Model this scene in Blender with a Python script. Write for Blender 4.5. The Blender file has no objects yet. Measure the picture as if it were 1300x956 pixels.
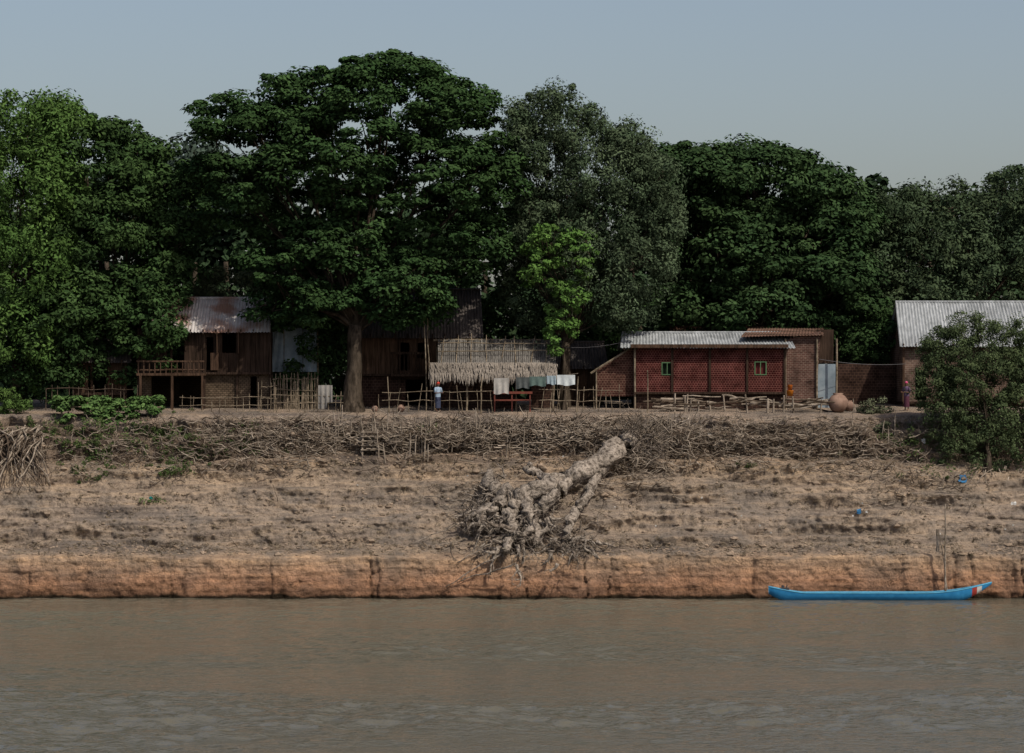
import bpy, math, random
import numpy as np
from mathutils import Vector, Matrix
from mathutils.bvhtree import BVHTree
random.seed(7); np.random.seed(7)
sc = bpy.context.scene
COL = sc.collection
CAM = Vector((0, -150, 10))
def sY(Y): return (150+Y)/150/25
def W(px, py, Y):
    s = sY(Y); return Vector(((px-650)*s, Y, 10+(510-py)*s))
U = random.uniform
# ---------------------------------------------------------------- materials
def newmat(name, diffuse=False):
    m = bpy.data.materials.new(name); m.use_nodes = True
    nt = m.node_tree; b = nt.nodes['Principled BSDF']
    if diffuse:
        nt.nodes.remove(b); b = nt.nodes.new('ShaderNodeBsdfDiffuse'); nt.links.new(b.outputs[0], nt.nodes['Material Output'].inputs['Surface'])
        return m, nt, b
    b.inputs['Specular IOR Level'].default_value = 0.25
    return m, nt, b
def N(nt, t, **kw):
    n = nt.nodes.new(t)
    for k, v in kw.items():
        if k in n.inputs.keys(): n.inputs[k].default_value = v
        else: setattr(n, k, v)
    return n
def ramp(nt, src, stops):
    r = nt.nodes.new('ShaderNodeValToRGB'); e = r.color_ramp.elements
    while len(e) < len(stops): e.new(0.5)
    for i, (p, c) in enumerate(stops):
        e[i].position = p; e[i].color = (c[0], c[1], c[2], 1) if not isinstance(c, (int, float)) else (c, c, c, 1)
    nt.links.new(src, r.inputs[0]); return r
def mapping(nt, scale):
    tc = nt.nodes.new('ShaderNodeTexCoord'); mp = nt.nodes.new('ShaderNodeMapping')
    mp.inputs['Scale'].default_value = scale
    nt.links.new(tc.outputs['Object'], mp.inputs[0]); return mp
def mix(nt, f, a, b, mode='MIX'):
    n = nt.nodes.new('ShaderNodeMix'); n.data_type = 'RGBA'; n.blend_type = mode
    for s, i in ((f, 0), (a, 6), (b, 7)):
        if hasattr(s, 'links'): nt.links.new(s, n.inputs[i])
        elif isinstance(s, (int, float)): n.inputs[i].default_value = s
        else: n.inputs[i].default_value = (s[0], s[1], s[2], 1)
    return n.outputs[2]
def mat_noise(name, c1, c2, scale=4, stretch=(1, 1, 1), rough=.85, bump=.3, dist=.03, c3=None, lo=.35, hi=.65):
    m, nt, b = newmat(name, rough >= .8)
    mp = mapping(nt, stretch)
    n = N(nt, 'ShaderNodeTexNoise', Scale=scale, Detail=4.0, Roughness=.65)
    nt.links.new(mp.outputs[0], n.inputs['Vector'])
    r = ramp(nt, n.outputs[0], [(lo, c1), (hi, c2)])
    out = r.outputs[0]
    n2 = N(nt, 'ShaderNodeTexNoise', Scale=.7, Detail=3.0)
    mp2 = mapping(nt, (1, 1, 1)); nt.links.new(mp2.outputs[0], n2.inputs['Vector'])
    if c3:
        r2 = ramp(nt, n2.outputs[0], [(.45, 0.0), (.6, 1.0)]); out = mix(nt, r2.outputs[0], out, c3)
    else:
        r2 = ramp(nt, n2.outputs[0], [(.3, .7), (.7, 1.15)]); out = mix(nt, 1.0, out, r2.outputs[0], 'MULTIPLY')
    nt.links.new(out, b.inputs[0])
    if bump > .35:
        bp = N(nt, 'ShaderNodeBump', Strength=bump, Distance=dist)
        nt.links.new(n.outputs[0], bp.inputs['Height']); nt.links.new(bp.outputs[0], b.inputs['Normal'])
    if rough < .8: b.inputs['Roughness'].default_value = rough
    return m
def xz_vec(nt):
    tc = nt.nodes.new('ShaderNodeTexCoord'); sp = nt.nodes.new('ShaderNodeSeparateXYZ')
    nt.links.new(tc.outputs['Object'], sp.inputs[0])
    ad = N(nt, 'ShaderNodeMath', operation='ADD'); nt.links.new(sp.outputs[0], ad.inputs[0]); nt.links.new(sp.outputs[1], ad.inputs[1])
    cb = nt.nodes.new('ShaderNodeCombineXYZ'); nt.links.new(ad.outputs[0], cb.inputs[0]); nt.links.new(sp.outputs[2], cb.inputs[1])
    return cb.outputs[0]
def mat_brick(name, c1, c2, mortar, bw=.25, bh=.1, ms=.02, rough=.9, offset=.5):
    m, nt, b = newmat(name, True); v = xz_vec(nt)
    br = N(nt, 'ShaderNodeTexBrick', offset=offset)
    for k, vv in (('Scale', 1.0), ('Brick Width', bw), ('Row Height', bh), ('Mortar Size', ms), ('Mortar Smooth', .2)): br.inputs[k].default_value = vv
    for k, vv in (('Color1', c1), ('Color2', c2), ('Mortar', mortar)): br.inputs[k].default_value = (*vv, 1)
    nt.links.new(v, br.inputs['Vector'])
    n2 = N(nt, 'ShaderNodeTexNoise', Scale=1.3, Detail=6.0, Roughness=.7); nt.links.new(v, n2.inputs['Vector'])
    r2 = ramp(nt, n2.outputs[0], [(.32, .3), (.5, .9), (.68, 1.4)])
    nt.links.new(mix(nt, 1.0, br.outputs[0], r2.outputs[0], 'MULTIPLY'), b.inputs[0])
    return m
def mat_plain(name, c, rough=.6):
    return mat_noise(name, [x*.85 for x in c], [min(1, x*1.1) for x in c], scale=6, rough=rough, bump=.1)
m, nt, b = newmat('leaf', True); at = N(nt, 'ShaderNodeAttribute', attribute_name='Col'); nt.links.new(at.outputs['Color'], b.inputs[0]); LEAF = m
BARK = mat_noise('bark', (.02, .016, .012), (.085, .068, .052), 5, (1, 1, .25), bump=.9, dist=.08)
DEADWOOD = mat_noise('dead_wood', (.075, .062, .05), (.33, .285, .24), 4.5, (1.3, 1.3, 1.3), bump=1.0, dist=.15, lo=.36, hi=.58)
DEADDARK = mat_noise('dead_root', (.04, .032, .025), (.23, .19, .155), 5)
STICK = mat_noise('stick', (.13, .105, .08), (.34, .29, .235), 3)
STICKD = mat_noise('brown_stick', (.035, .026, .02), (.13, .10, .075), 3)
BAMBOO = mat_noise('bamboo_pole', (.08, .064, .045), (.27, .22, .16), 4)
PLANK = mat_noise('dark_plank', (.018, .013, .010), (.06, .04, .03), 5, (3, 3, .15), bump=.7)
PLANK2 = mat_noise('brown_plank', (.03, .02, .014), (.10, .062, .043), 5, (3, 3, .15), bump=.7)
TIN = mat_noise('corrugated_tin', (.19, .205, .21), (.35, .37, .385), 2.5, (3, .6, .6), rough=.55, bump=.1)
TINRUST = mat_noise('rusty_tin', (.30, .275, .265), (.46, .44, .43), 3, (3, .6, .6), rough=.6, bump=.1, c3=(.24, .14, .10))
TINDARK = mat_noise('old_dark_tin', (.035, .03, .028), (.10, .085, .078), 3, (4, .6, .6), rough=.7, bump=.1)
TILE = mat_brick('brown_roof', (.11, .066, .05), (.14, .085, .065), (.05, .035, .025), .3, .2, .03)
WOVEN_RED = mat_brick('red_woven_wall', (.050, .0105, .0105), (.036, .009, .009), (.17, .08, .065), .15, .12, .011)
WOVEN_TAN = mat_brick('woven_bamboo_mat', (.12, .09, .063), (.085, .062, .045), (.04, .03, .02), .22, .11, .02)
WOVEN_DK = mat_brick('dark_woven_mat', (.04, .025, .02), (.03, .019, .016), (.085, .052, .038), .22, .16, .012)
BRICK = mat_brick('brick', (.098, .05, .04), (.07, .037, .03), (.18, .14, .115), .24, .1, .011)
BRICKT = mat_brick('tan_brick', (.12, .077, .06), (.09, .06, .047), (.17, .135, .11), .26, .12, .014)
THATCH = mat_noise('thatch', (.10, .088, .075), (.30, .265, .228), 9, (4, 1, 1), bump=.3)
TARP = mat_noise('blue_tarp', (.18, .23, .27), (.26, .31, .345), 2)
GREENP = mat_plain('green_paint', (.08, .16, .075))
REDWOOD = mat_plain('red_wood', (.16, .045, .03)); CLAY = mat_noise('clay_jar', (.17, .11, .085), (.26, .175, .135), 3)
BLUEP = mat_noise('blue_boat_paint', (.015, .15, .34), (.03, .22, .45), 3, rough=.5, bump=.05, c3=(.02, .18, .39))
REDP = mat_plain('red_paint', (.32, .04, .03)); WHITEP = mat_plain('white_paint', (.45, .45, .43))
METAL = mat_plain('dark_metal', (.06, .06, .065), .4)
def cloth(n, c): return mat_plain(n, c, .9)
# ---------------------------------------------------------------- mesh builder
def parent_to(o, p):
    if p: o.parent = p; o.matrix_parent_inverse = Matrix.Translation(-p.location)
def empty(name, loc):
    e = bpy.data.objects.new(name, None); e.location = loc; e.empty_display_size = .3; COL.objects.link(e); return e
class MB:
    def __init__(s): s.v = []; s.f = []; s.m = []
    def add(s, vs, fs, mi=0):
        o = len(s.v); s.v += [tuple(v) for v in vs]; s.f += [tuple(i+o for i in f) for f in fs]; s.m += [mi]*len(fs)
    def box(s, a, b, mi=0, jit=0):
        x0, y0, z0 = a; x1, y1, z1 = b
        vs = [(x, y, z) for z in (z0, z1) for y in (y0, y1) for x in (x0, x1)]
        if jit: vs = [(x+U(-jit, jit), y+U(-jit, jit), z+U(-jit, jit)) for x, y, z in vs]
        s.add(vs, [(0, 2, 3, 1), (4, 5, 7, 6), (0, 1, 5, 4), (2, 6, 7, 3), (0, 4, 6, 2), (1, 3, 7, 5)], mi)
    def tube(s, pts, rad, n=6, mi=0, lump=0, squash=1, groove=0):
        pts = [Vector(p) for p in pts]; vs = []; L = len(pts); ph = U(0, 6)
        if not isinstance(rad, (list, tuple)): rad = [rad]*L
        for i, p in enumerate(pts):
            t = (pts[min(i+1, L-1)]-pts[max(i-1, 0)])
            if t.length < 1e-6: t = Vector((0, 0, 1))
            t.normalize(); up = Vector((0, 1, 0.1)) if abs(t.y) < .8 else Vector((1, 0, 0))
            a = t.cross(up).normalized(); b = a.cross(t).normalized()
            for k in range(n):
                an = 2*math.pi*k/n; r = rad[i]*(1+(U(-lump, lump) if lump else 0))
                if groove: r *= 1+groove*(.6*math.sin(3*an+ph+i*.22)+.5*math.sin(5*an-ph+i*.35)+.5*math.sin(i*.9+2*an))
                vs.append(p+a*math.cos(an)*r+b*math.sin(an)*r*squash)
        fs = [(i*n+k, i*n+(k+1) % n, (i+1)*n+(k+1) % n, (i+1)*n+k) for i in range(L-1) for k in range(n)]
        fs.append(tuple(range(n))[::-1]); fs.append(tuple((L-1)*n+k for k in range(n)))
        s.add(vs, fs, mi)
    def wob(s, a, b, r0, r1, seg=5, j=.1, n=5, mi=0, lump=0, sag=0):
        a = Vector(a); b = Vector(b); pts = []
        for i in range(seg+1):
            t = i/seg; p = a.lerp(b, t)
            if 0 < i < seg: p += Vector((U(-j, j), U(-j, j), U(-j, j)))
            p.z -= sag*4*t*(1-t); pts.append(p)
        s.tube(pts, [r0+(r1-r0)*i/seg for i in range(seg+1)], n, mi, lump); return pts
    def loft(s, rings, mi=0, cap=True):
        n = len(rings[0]); vs = [p for r in rings for p in r]
        fs = [(i*n+k, i*n+(k+1) % n, (i+1)*n+(k+1) % n, (i+1)*n+k) for i in range(len(rings)-1) for k in range(n)]
        if cap: fs += [tuple(range(n))[::-1], tuple((len(rings)-1)*n+k for k in range(n))]
        s.add(vs, fs, mi)
    def grid(s, P, mi=0):
        h = len(P); w = len(P[0])
        s.add([p for r in P for p in r], [(i*w+k, i*w+k+1, (i+1)*w+k+1, (i+1)*w+k) for i in range(h-1) for k in range(w-1)], mi)
    def build(s, name, mats, parent=None, smooth=False):
        me = bpy.data.meshes.new(name); me.from_pydata(s.v, [], s.f)
        for m in (mats if isinstance(mats, list) else [mats]): me.materials.append(m)
        me.polygons.foreach_set('material_index', s.m)
        if smooth: me.polygons.foreach_set('use_smooth', [True]*len(s.f))
        me.update(); o = bpy.data.objects.new(name, me); COL.objects.link(o); parent_to(o, parent); return o
# ---------------------------------------------------------------- noise
def vnoise(x, y, seed=0):
    xi = np.floor(x).astype(np.int64); yi = np.floor(y).astype(np.int64); xf = x-xi; yf = y-yi
    def h(a, b):
        n = (a*374761393+b*668265263+seed*1442695041) & 0x7fffffff
        n = ((n ^ (n >> 13))*1274126177) & 0x7fffffff
        return ((n ^ (n >> 16)) & 0xffff)/65535.*2-1
    u = xf*xf*(3-2*xf); v = yf*yf*(3-2*yf)
    return (h(xi, yi)*(1-u)+h(xi+1, yi)*u)*(1-v)+(h(xi, yi+1)*(1-u)+h(xi+1, yi+1)*u)*v
def fbm(x, y, o=4, seed=0):
    r = 0; a = 1; t = 0
    for i in range(o): r = r+a*vnoise(x*2**i, y*2**i, seed+i*17); t += a; a *= .5
    return r/t
def np_mesh(name, V, F, mat, parent=None, smooth=False, col=None):
    me = bpy.data.meshes.new(name); me.vertices.add(len(V)); me.vertices.foreach_set('co', V.astype(np.float32).ravel())
    me.loops.add(F.size); me.loops.foreach_set('vertex_index', F.astype(np.int32).ravel())
    me.polygons.add(len(F)); me.polygons.foreach_set('loop_start', (np.arange(len(F))*F.shape[1]).astype(np.int32))
    me.polygons.foreach_set('loop_total', np.full(len(F), F.shape[1], np.int32))
    if smooth: me.polygons.foreach_set('use_smooth', np.ones(len(F), bool))
    me.update(calc_edges=True)
    if col is not None:
        a = me.attributes.new('Col', 'FLOAT_COLOR', 'POINT'); c4 = np.ones((len(V), 4), np.float32); c4[:, :3] = col; a.data.foreach_set('color', c4.ravel())
    me.materials.append(mat); o = bpy.data.objects.new(name, me); COL.objects.link(o); parent_to(o, parent); return o
def gridF(nr, nc):
    idx = np.arange(nr*nc).reshape(nr, nc)
    return np.stack([idx[:-1, :-1], idx[:-1, 1:], idx[1:, 1:], idx[1:, :-1]], -1).reshape(-1, 4)
# ---------------------------------------------------------------- terrain
prof = [(-40, -6), (-6, -2.2), (-.3, -1.2), (0, -.2), (.03, 0), (.08, .5), (.24, 2.12), (.5, 2.25), (1.8, 2.5), (4, 4.25), (7, 6.2), (8.3, 7.0), (9, 7.9), (9.9, 8.9), (10.5, 9.25),
        (12, 9.38), (15, 9.6), (20, 9.85), (30, 10.1), (60, 10.3), (300, 10.5), (3000, 11)]
rows = []
for (a, b), (c, d) in zip(prof[:-1], prof[1:]):
    L = math.hypot(c-a, d-b)
    st = .055 if (-.4 < a < 10.4) else (.2 if 10 < a < 20 else max(.5, L/10))
    k = max(1, int(L/st))
    for i in range(k): rows.append((a+(c-a)*i/k, b+(d-b)*i/k))
rows.append(prof[-1]); rows = np.array(rows)
xs = list(np.arange(-34, 34.01, .08)); g = .3; x = 34
while x < 2500: x += g; g *= 1.22; xs.append(x); xs.insert(0, -x)
xs = np.array(xs)
Yg, Xg = np.meshgrid(rows[:, 0], xs, indexing='ij'); Zg = np.repeat(rows[:, 1][:, None], len(xs), 1)
Y0 = Yg.copy(); Z0 = Zg.copy()
near = np.clip((60-np.abs(Xg))/20, 0, 1)
slope = np.clip((Z0-2.3)/.5, 0, 1)*np.clip((9.3-Z0)/.6, 0, 1)
cliff = np.clip((Z0+.5)/.5, 0, 1)*np.clip((2.4-Z0)/.2, 0, 1)
bank = np.clip((Y0+4)/3, 0, 1)*np.clip((14-Y0)/4, 0, 1)
for per, sd_, amt, k0 in ((1.35, 3, .92, .7), (.5, 203, .82, .55)):
    n = fbm(Xg*.11, Z0*.35, 5, sd_); kk = np.clip(k0+fbm(Xg*.22, Z0*.8, 3, sd_+9)*1.4, 0, 1.0)
    ph = 2*np.pi*(Z0+.8*n)/per; q = slope*kk*per/(2*np.pi)*(np.sin(ph)+.2*np.sin(2*ph))*amt
    Zg = Zg-q; Yg = Yg+q*1.55
Yg = Yg + bank*(.5*fbm(Xg*.09, Xg*0, 3, 5))
Yg = Yg + slope*(.45*fbm(Xg*.22, Z0*.45, 4, 21)+.25*fbm(Xg*.9, Z0*2.2, 4, 33)+.15*fbm(Xg*4, Z0*6, 3, 41))
cp = np.clip(fbm(Xg*.25, Z0*0, 2, 78)*2+.45, 0, 1)
crack = np.abs(vnoise(Xg*.9+.22*fbm(Xg*1.5, Z0*1.6, 4, 77), Z0*.04, 55)); crack = np.exp(-crack*30)*cp
blk = np.floor(Xg*.9+.25*fbm(Xg*.6, Z0*.8, 2, 88))
Yg = Yg + cliff*(.34*fbm(Xg*.55, Z0*.35, 5, 61)+.10*fbm(Xg*2.5, Z0*2.5, 4, 71)+.05*fbm(Xg*.4, Z0*6, 3, 72)+crack*.32+.14*np.clip(.5-Z0, 0, 1)+.10*vnoise(blk*7.3, Z0*.1, 99))
Zg = Zg + np.clip((Z0-.6)/1.2, 0, 1)*np.clip((3.6-Z0)/1.2, 0, 1)*(.24*fbm(Xg*.35, Xg*0, 5, 91)+.06*fbm(Xg*2.0, Y0*1.5, 3, 93))
terr = np.clip((Y0-10)/1, 0, 1)*near
Zg = Zg + terr*.05*fbm(Xg*1.2, Y0*1.2, 3, 13) + np.clip((Z0-7)/1, 0, 1)*bank*(.24*fbm(Xg*.45, Y0*0, 4, 15))
scarp = np.clip((Z0-6.6)/.6, 0, 1)*np.clip((9.4-Z0)/.3, 0, 1)
Yg = Yg + scarp*.6*fbm(Xg*1.1, Z0*.9, 4, 25)
nr, nc = Xg.shape
V = np.stack([Xg, Yg, Zg], -1).reshape(-1, 3); F = gridF(nr, nc)
m, nt, b = newmat('river_bank_soil', True)
tc = nt.nodes.new('ShaderNodeTexCoord'); sp = nt.nodes.new('ShaderNodeSeparateXYZ'); nt.links.new(tc.outputs['Object'], sp.inputs[0])
gn = N(nt, 'ShaderNodeTexNoise', Scale=.45, Detail=5.0, Roughness=.65); nt.links.new(tc.outputs['Object'], gn.inputs['Vector'])
ma = N(nt, 'ShaderNodeMath', operation='MULTIPLY_ADD'); nt.links.new(gn.outputs[0], ma.inputs[0]); ma.inputs[1].default_value = .9; nt.links.new(sp.outputs[2], ma.inputs[2])
mr = N(nt, 'ShaderNodeMapRange'); nt.links.new(ma.outputs[0], mr.inputs[0]); mr.inputs[1].default_value = 0; mr.inputs[2].default_value = 12
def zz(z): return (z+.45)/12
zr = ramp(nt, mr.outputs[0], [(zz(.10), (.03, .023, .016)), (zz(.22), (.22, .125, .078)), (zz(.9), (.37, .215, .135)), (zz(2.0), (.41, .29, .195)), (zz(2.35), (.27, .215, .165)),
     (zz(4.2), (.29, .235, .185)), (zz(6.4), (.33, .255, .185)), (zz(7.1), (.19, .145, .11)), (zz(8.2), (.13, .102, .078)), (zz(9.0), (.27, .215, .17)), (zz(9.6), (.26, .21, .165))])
mp = mapping(nt, (.35, .35, 4)); sn = N(nt, 'ShaderNodeTexNoise', Scale=1.0, Detail=5.0, Roughness=.65); nt.links.new(mp.outputs[0], sn.inputs['Vector'])
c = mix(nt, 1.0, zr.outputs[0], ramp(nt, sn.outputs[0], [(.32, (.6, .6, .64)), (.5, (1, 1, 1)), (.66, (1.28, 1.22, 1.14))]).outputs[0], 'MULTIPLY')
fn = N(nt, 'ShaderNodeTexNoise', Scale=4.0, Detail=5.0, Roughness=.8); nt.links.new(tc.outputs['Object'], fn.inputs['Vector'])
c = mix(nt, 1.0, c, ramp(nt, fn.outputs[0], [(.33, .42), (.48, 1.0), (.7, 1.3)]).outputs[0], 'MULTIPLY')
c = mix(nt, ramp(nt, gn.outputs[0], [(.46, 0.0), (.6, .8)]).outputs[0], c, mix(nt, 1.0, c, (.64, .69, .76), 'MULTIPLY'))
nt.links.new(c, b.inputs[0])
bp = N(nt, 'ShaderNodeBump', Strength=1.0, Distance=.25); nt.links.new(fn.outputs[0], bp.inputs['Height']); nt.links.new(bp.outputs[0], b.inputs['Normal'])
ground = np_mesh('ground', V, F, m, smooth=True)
bpy.context.view_layer.update()
BV = BVHTree.FromObject(ground, bpy.context.evaluated_depsgraph_get())
def S(px, py, off=0):
    d = (W(px, py, 0)-CAM).normalized(); h = BV.ray_cast(CAM, d)[0]
    if h is None or h.y > 25: h = W(px, py, 12)
    return W(px, py, h.y-off) if off else h
def G(x, y):
    h = BV.ray_cast(Vector((x, y, 30)), Vector((0, 0, -1)))[0]; return h.z if h else 9.5
# ---------------------------------------------------------------- water
m, nt, b = newmat('river_water')
b.inputs['Base Color'].default_value = (.10, .094, .07, 1); b.inputs['IOR'].default_value = 1.33; b.inputs['Specular IOR Level'].default_value = .5
mp = mapping(nt, (1.0, 1.4, 1)); a1 = N(nt, 'ShaderNodeTexNoise', Scale=2.6, Detail=3.0, Roughness=.6); nt.links.new(mp.outputs[0], a1.inputs['Vector'])
bp = N(nt, 'ShaderNodeBump', Strength=1.0, Distance=.08); nt.links.new(a1.outputs[0], bp.inputs['Height']); nt.links.new(bp.outputs[0], b.inputs['Normal'])
b.inputs['Roughness'].default_value = .08
wx = list(np.arange(-36, 36.01, .16)); g = .4; x = 36
while x < 2500: x += g; g *= 1.3; wx.append(x); wx.insert(0, -x)
wy = list(np.arange(-85, 2.5, .16)); g = .4; y = -85
while y > -2500: y -= g; g *= 1.3; wy.insert(0, y)
WX, WY = np.meshgrid(np.array(wx), np.array(wy)); qx = WX+.6*WY*.15
calm = np.clip(.85+2.2*fbm(WX*.03, WY*.09, 3, 301), .25, 1.6)
wn_ = np.clip((45-np.abs(WX))/9, 0, 1)*np.clip((WY+95)/10, 0, 1)*np.clip((1.2-WY)/3, .25, 1)
WZ = wn_*calm*(.11*fbm(qx*.42, WY*.65, 3, 311)+.075*(1-2*np.abs(fbm(qx*.8+.3*WY, WY*1.2, 2, 321)))*.5+.035*fbm(qx*2.2, WY*2.6, 2, 331))
np_mesh('water', np.stack([WX, WY, WZ], -1).reshape(-1, 3), gridF(*WX.shape), m, smooth=True)
# ---------------------------------------------------------------- foliage
def leaves(name, P, rad, nl, ll, lw, ca, cb, flat=.6, up=.5, parent=None, droop=0, seed=0, mat=LEAF, rnd=.38):
    r = np.random.RandomState(seed+100); P = np.asarray(P); n = len(P); M = n*nl
    rad = np.repeat(rad, nl)[:, None]; C = np.repeat(P, nl, 0)
    d = r.normal(size=(M, 3)); d[:, 2] += .25; d /= np.linalg.norm(d, axis=1)[:, None]
    q = r.uniform(.35, 1.08, (M, 1))**.6
    pos = C+d*rad*q*np.array([1, 1, flat])
    pos[:, 2] -= droop*r.uniform(0, 1, M)**2*rad[:, 0]
    nn = d*.9+np.array([0, 0, up])+r.normal(size=(M, 3))*rnd; nn /= np.linalg.norm(nn, axis=1)[:, None]
    t = r.normal(size=(M, 3)); t[:, 2] -= droop; t -= nn*np.sum(t*nn, 1)[:, None]; t /= np.linalg.norm(t, axis=1)[:, None]+1e-6
    bb = np.cross(nn, t); s = r.uniform(.6, 1.3, (M, 1))
    V = np.stack([pos-t*ll*s*.5, pos+bb*lw*s*.5+t*ll*s*.05, pos+t*ll*s*.5, pos-bb*lw*s*.5+t*ll*s*.05], 1).reshape(-1, 3)
    F = np.arange(M*4).reshape(M, 4)
    pm = np.repeat(r.uniform(0, 1, n), nl)*.65+r.uniform(0, 1, M)*.35
    br = np.repeat(r.uniform(.72, 1.25, n), nl)*r.uniform(.8, 1.2, M)
    col = (np.array(ca)[None]*(1-pm[:, None])+np.array(cb)[None]*pm[:, None])*br[:, None]
    return np_mesh(name, V, F, mat, parent, col=np.repeat(col, 4, 0))
def lobe_world(l):
    px, py, Y, rx, rz, ry = l; c = W(px, py, Y); s = sY(Y); return np.array(c), np.array([rx*s, ry, rz*s])
def puffs(lobes, n, r, seed=0, interior=.12, bottom=.5):
    rs = np.random.RandomState(seed); L = [lobe_world(l) for l in lobes]
    w = np.array([(a[0]*a[2]+a[0]*a[1]+a[1]*a[2]) for _, a in L]); w /= w.sum(); out = []; rr = []; tries = 0
    while len(out) < n and tries < n*30:
        tries += 1; k = rs.choice(len(L), p=w); c, a = L[k]; d = rs.normal(size=3); d /= np.linalg.norm(d)
        if d[2] < -.35 and rs.rand() > bottom: continue
        u = rs.rand(); q = rs.uniform(.3, .8) if u < interior else (rs.uniform(1.05, 1.2) if u > .93 else rs.uniform(.8, 1.06))
        p = c+d*a*q
        if q > .79 and any(j != k and np.sum(((p-c2)/a2)**2) < .6 for j, (c2, a2) in enumerate(L)): continue
        out.append(p); rr.append(r*(rs.uniform(.35, .7) if q > 1.06 else rs.uniform(.5, 1.4)))
    return np.array(out), np.array(rr), L
def tree(name, base, lobes, n, r, nl, ll, lw, ca, cb, trunk_r=.4, fork=.35, seed=0, flat=.6, up=.5, droop=0, nb=40, buttress=1.6, bottom=.5, lean=0):
    base = Vector(base); e = empty(name, base)
    P, rad, L = puffs(lobes, n, r, seed, bottom=bottom)
    leaves('crown', P, rad, nl, ll, lw, ca, cb, flat, up, e, droop, seed)
    mb = MB()
    cen = Vector(tuple(np.mean([c for c, _ in L], 0)))
    fz = max(base.z+1.2, base.z+(cen.z-base.z)*fork); fk = Vector((base.x+lean+(cen.x-base.x)*.05, base.y+.3, fz))
    pts = [base-Vector((0, 0, .4)), base+Vector((0, 0, .15)), base+Vector((.03, 0, .7))]; rr = [trunk_r*buttress*1.3, trunk_r*buttress, trunk_r*1.15]
    for t in (.3, .45, .6, .8, 1): pts.append(base.lerp(fk, t)+Vector((U(-.1, .1), U(-.05, .05), .0 if t == 1 else .2))); rr.append(trunk_r*(1.05-.2*t))
    mb.tube(pts, rr, 16, lump=.05, groove=.12)
    for c, a in L:
        c = Vector(tuple(c)); mid = fk.lerp(c, .5)+Vector((U(-.5, .5), U(-.4, .4), U(-.2, .6)))
        q = [fk-Vector((0, 0, .3)), fk.lerp(mid, .5)+Vector((U(-.3, .3), 0, U(-.1, .3))), mid, mid.lerp(c, .5)+Vector((U(-.4, .4), 0, .2)), c]
        k_ = min(1, (a[0]*a[2]/6)**.5)
        mb.tube(q, [trunk_r*.46*k_, trunk_r*.34*k_, trunk_r*.24*k_, trunk_r*.16*k_, trunk_r*.08], 7, lump=.06)
        near = sorted(range(len(P)), key=lambda i: (Vector(tuple(P[i]))-c).length)
        for i in random.sample(near[:max(8, len(P)//len(L))], min(nb//len(L)+2, 8)):
            mb.wob(q[random.choice([2, 3, 4])], P[i], trunk_r*.11, .02, 4, .15, 4)
    mb.build('trunk', BARK, e, True); return e
GY = lambda px, Y: Vector(((px-650)*sY(Y), Y, G((px-650)*sY(Y), Y)-.1))
T1 = [(490,140,17,105,60,5),(400,118,17,62,28,3.5),(300,138,16,52,17,3),(285,165,15.5,38,14,2.5),(350,160,16,60,26,3.5),(575,148,17,52,48,4),(545,240,16.5,105,68,5),(400,230,16,115,58,5),(310,245,16,62,45,3.5),
      (285,215,16,40,18,2.5),(430,320,15.5,100,42,4),(515,358,14.5,52,38,3),(625,225,17,38,55,3.5),(378,368,14.5,40,42,2.5),(500,100,17,60,27,3.5),(445,200,15,100,55,4.5),(590,310,16,50,45,3),(340,330,15.5,40,38,2.5),
      (440,362,13.2,45,24,1.3),(345,395,15,24,30,1.6),(540,392,14.5,28,22,1.5),(410,388,13,28,22,1.2),(478,378,13,32,22,1.2),(505,400,13.6,30,16,1.2)]
tree('rain_tree', GY(447, 13.2), T1, 1050, .88, 150, .28, .165, (.021,.045,.017), (.038,.070,.025), .44, .42, 1, .42, .9, nb=110, buttress=1.7, lean=.3)
T2 = [(35,172,19,66,50,4),(25,250,18,75,70,4),(40,340,17,66,70,4),(20,430,16,60,60,3),(75,150,20,40,22,3)]
tree('bamboo_grove_tree', GY(20, 17), T2, 380, .9, 150, .26, .125, (.04,.082,.022), (.075,.13,.036), .35, .3, 2, .8, .4, droop=.4)
T2b = [(110,215,21,66,58,4),(170,250,21,52,50,4),(140,310,19,82,62,4),(110,395,18,75,55,4),(195,405,17,46,62,3),(205,330,19,45,60,3),(145,168,22,34,14,2),(60,420,16,50,60,3),(225,270,22,40,55,3),(190,195,22,24,14,2),(210,430,15.2,30,40,1.5)]
tree('mango_tree', GY(130, 19), T2b, 560, .9, 150, .27, .155, (.024,.049,.018), (.046,.080,.027), .4, .3, 3, .6, .6)
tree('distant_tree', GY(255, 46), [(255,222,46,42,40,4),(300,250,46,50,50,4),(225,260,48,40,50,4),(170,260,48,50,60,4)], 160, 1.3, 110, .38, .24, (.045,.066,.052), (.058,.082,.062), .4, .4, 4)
T3 = [(705,148,18,36,38,3),(668,200,18,30,54,3),(745,185,18,38,44,3),(797,188,18,28,28,2.5),(760,245,18,66,56,3.5),(700,285,17.5,48,50,3),(828,240,18,34,48,3),(655,150,18,16,18,2),
      (815,325,17,42,56,3),(745,350,17,52,60,3),(792,392,16.5,32,32,2),(670,350,18,30,60,2.5),(845,290,17,20,30,2)]
tree('tamarind_tree', GY(716, 16.5), T3, 760, .66, 150, .21, .095, (.04,.063,.035), (.076,.103,.058), .3, .32, 5, .85, .3, droop=.5, nb=60, buttress=1.3)
T3b = [(700,308,14.5,28,24,1.4),(728,330,14.5,24,30,1.3),(688,345,14.5,26,26,1.3),(722,385,14.5,26,26,1.3),(712,425,14.5,20,28,1),(742,305,14.5,12,12,.7),(672,320,14.5,12,14,.7)]
tree('young_tree', GY(716, 14.6), T3b, 105, .4, 80, .22, .12, (.055,.115,.028), (.09,.165,.042), .11, .55, 6, .6, .5)
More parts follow.
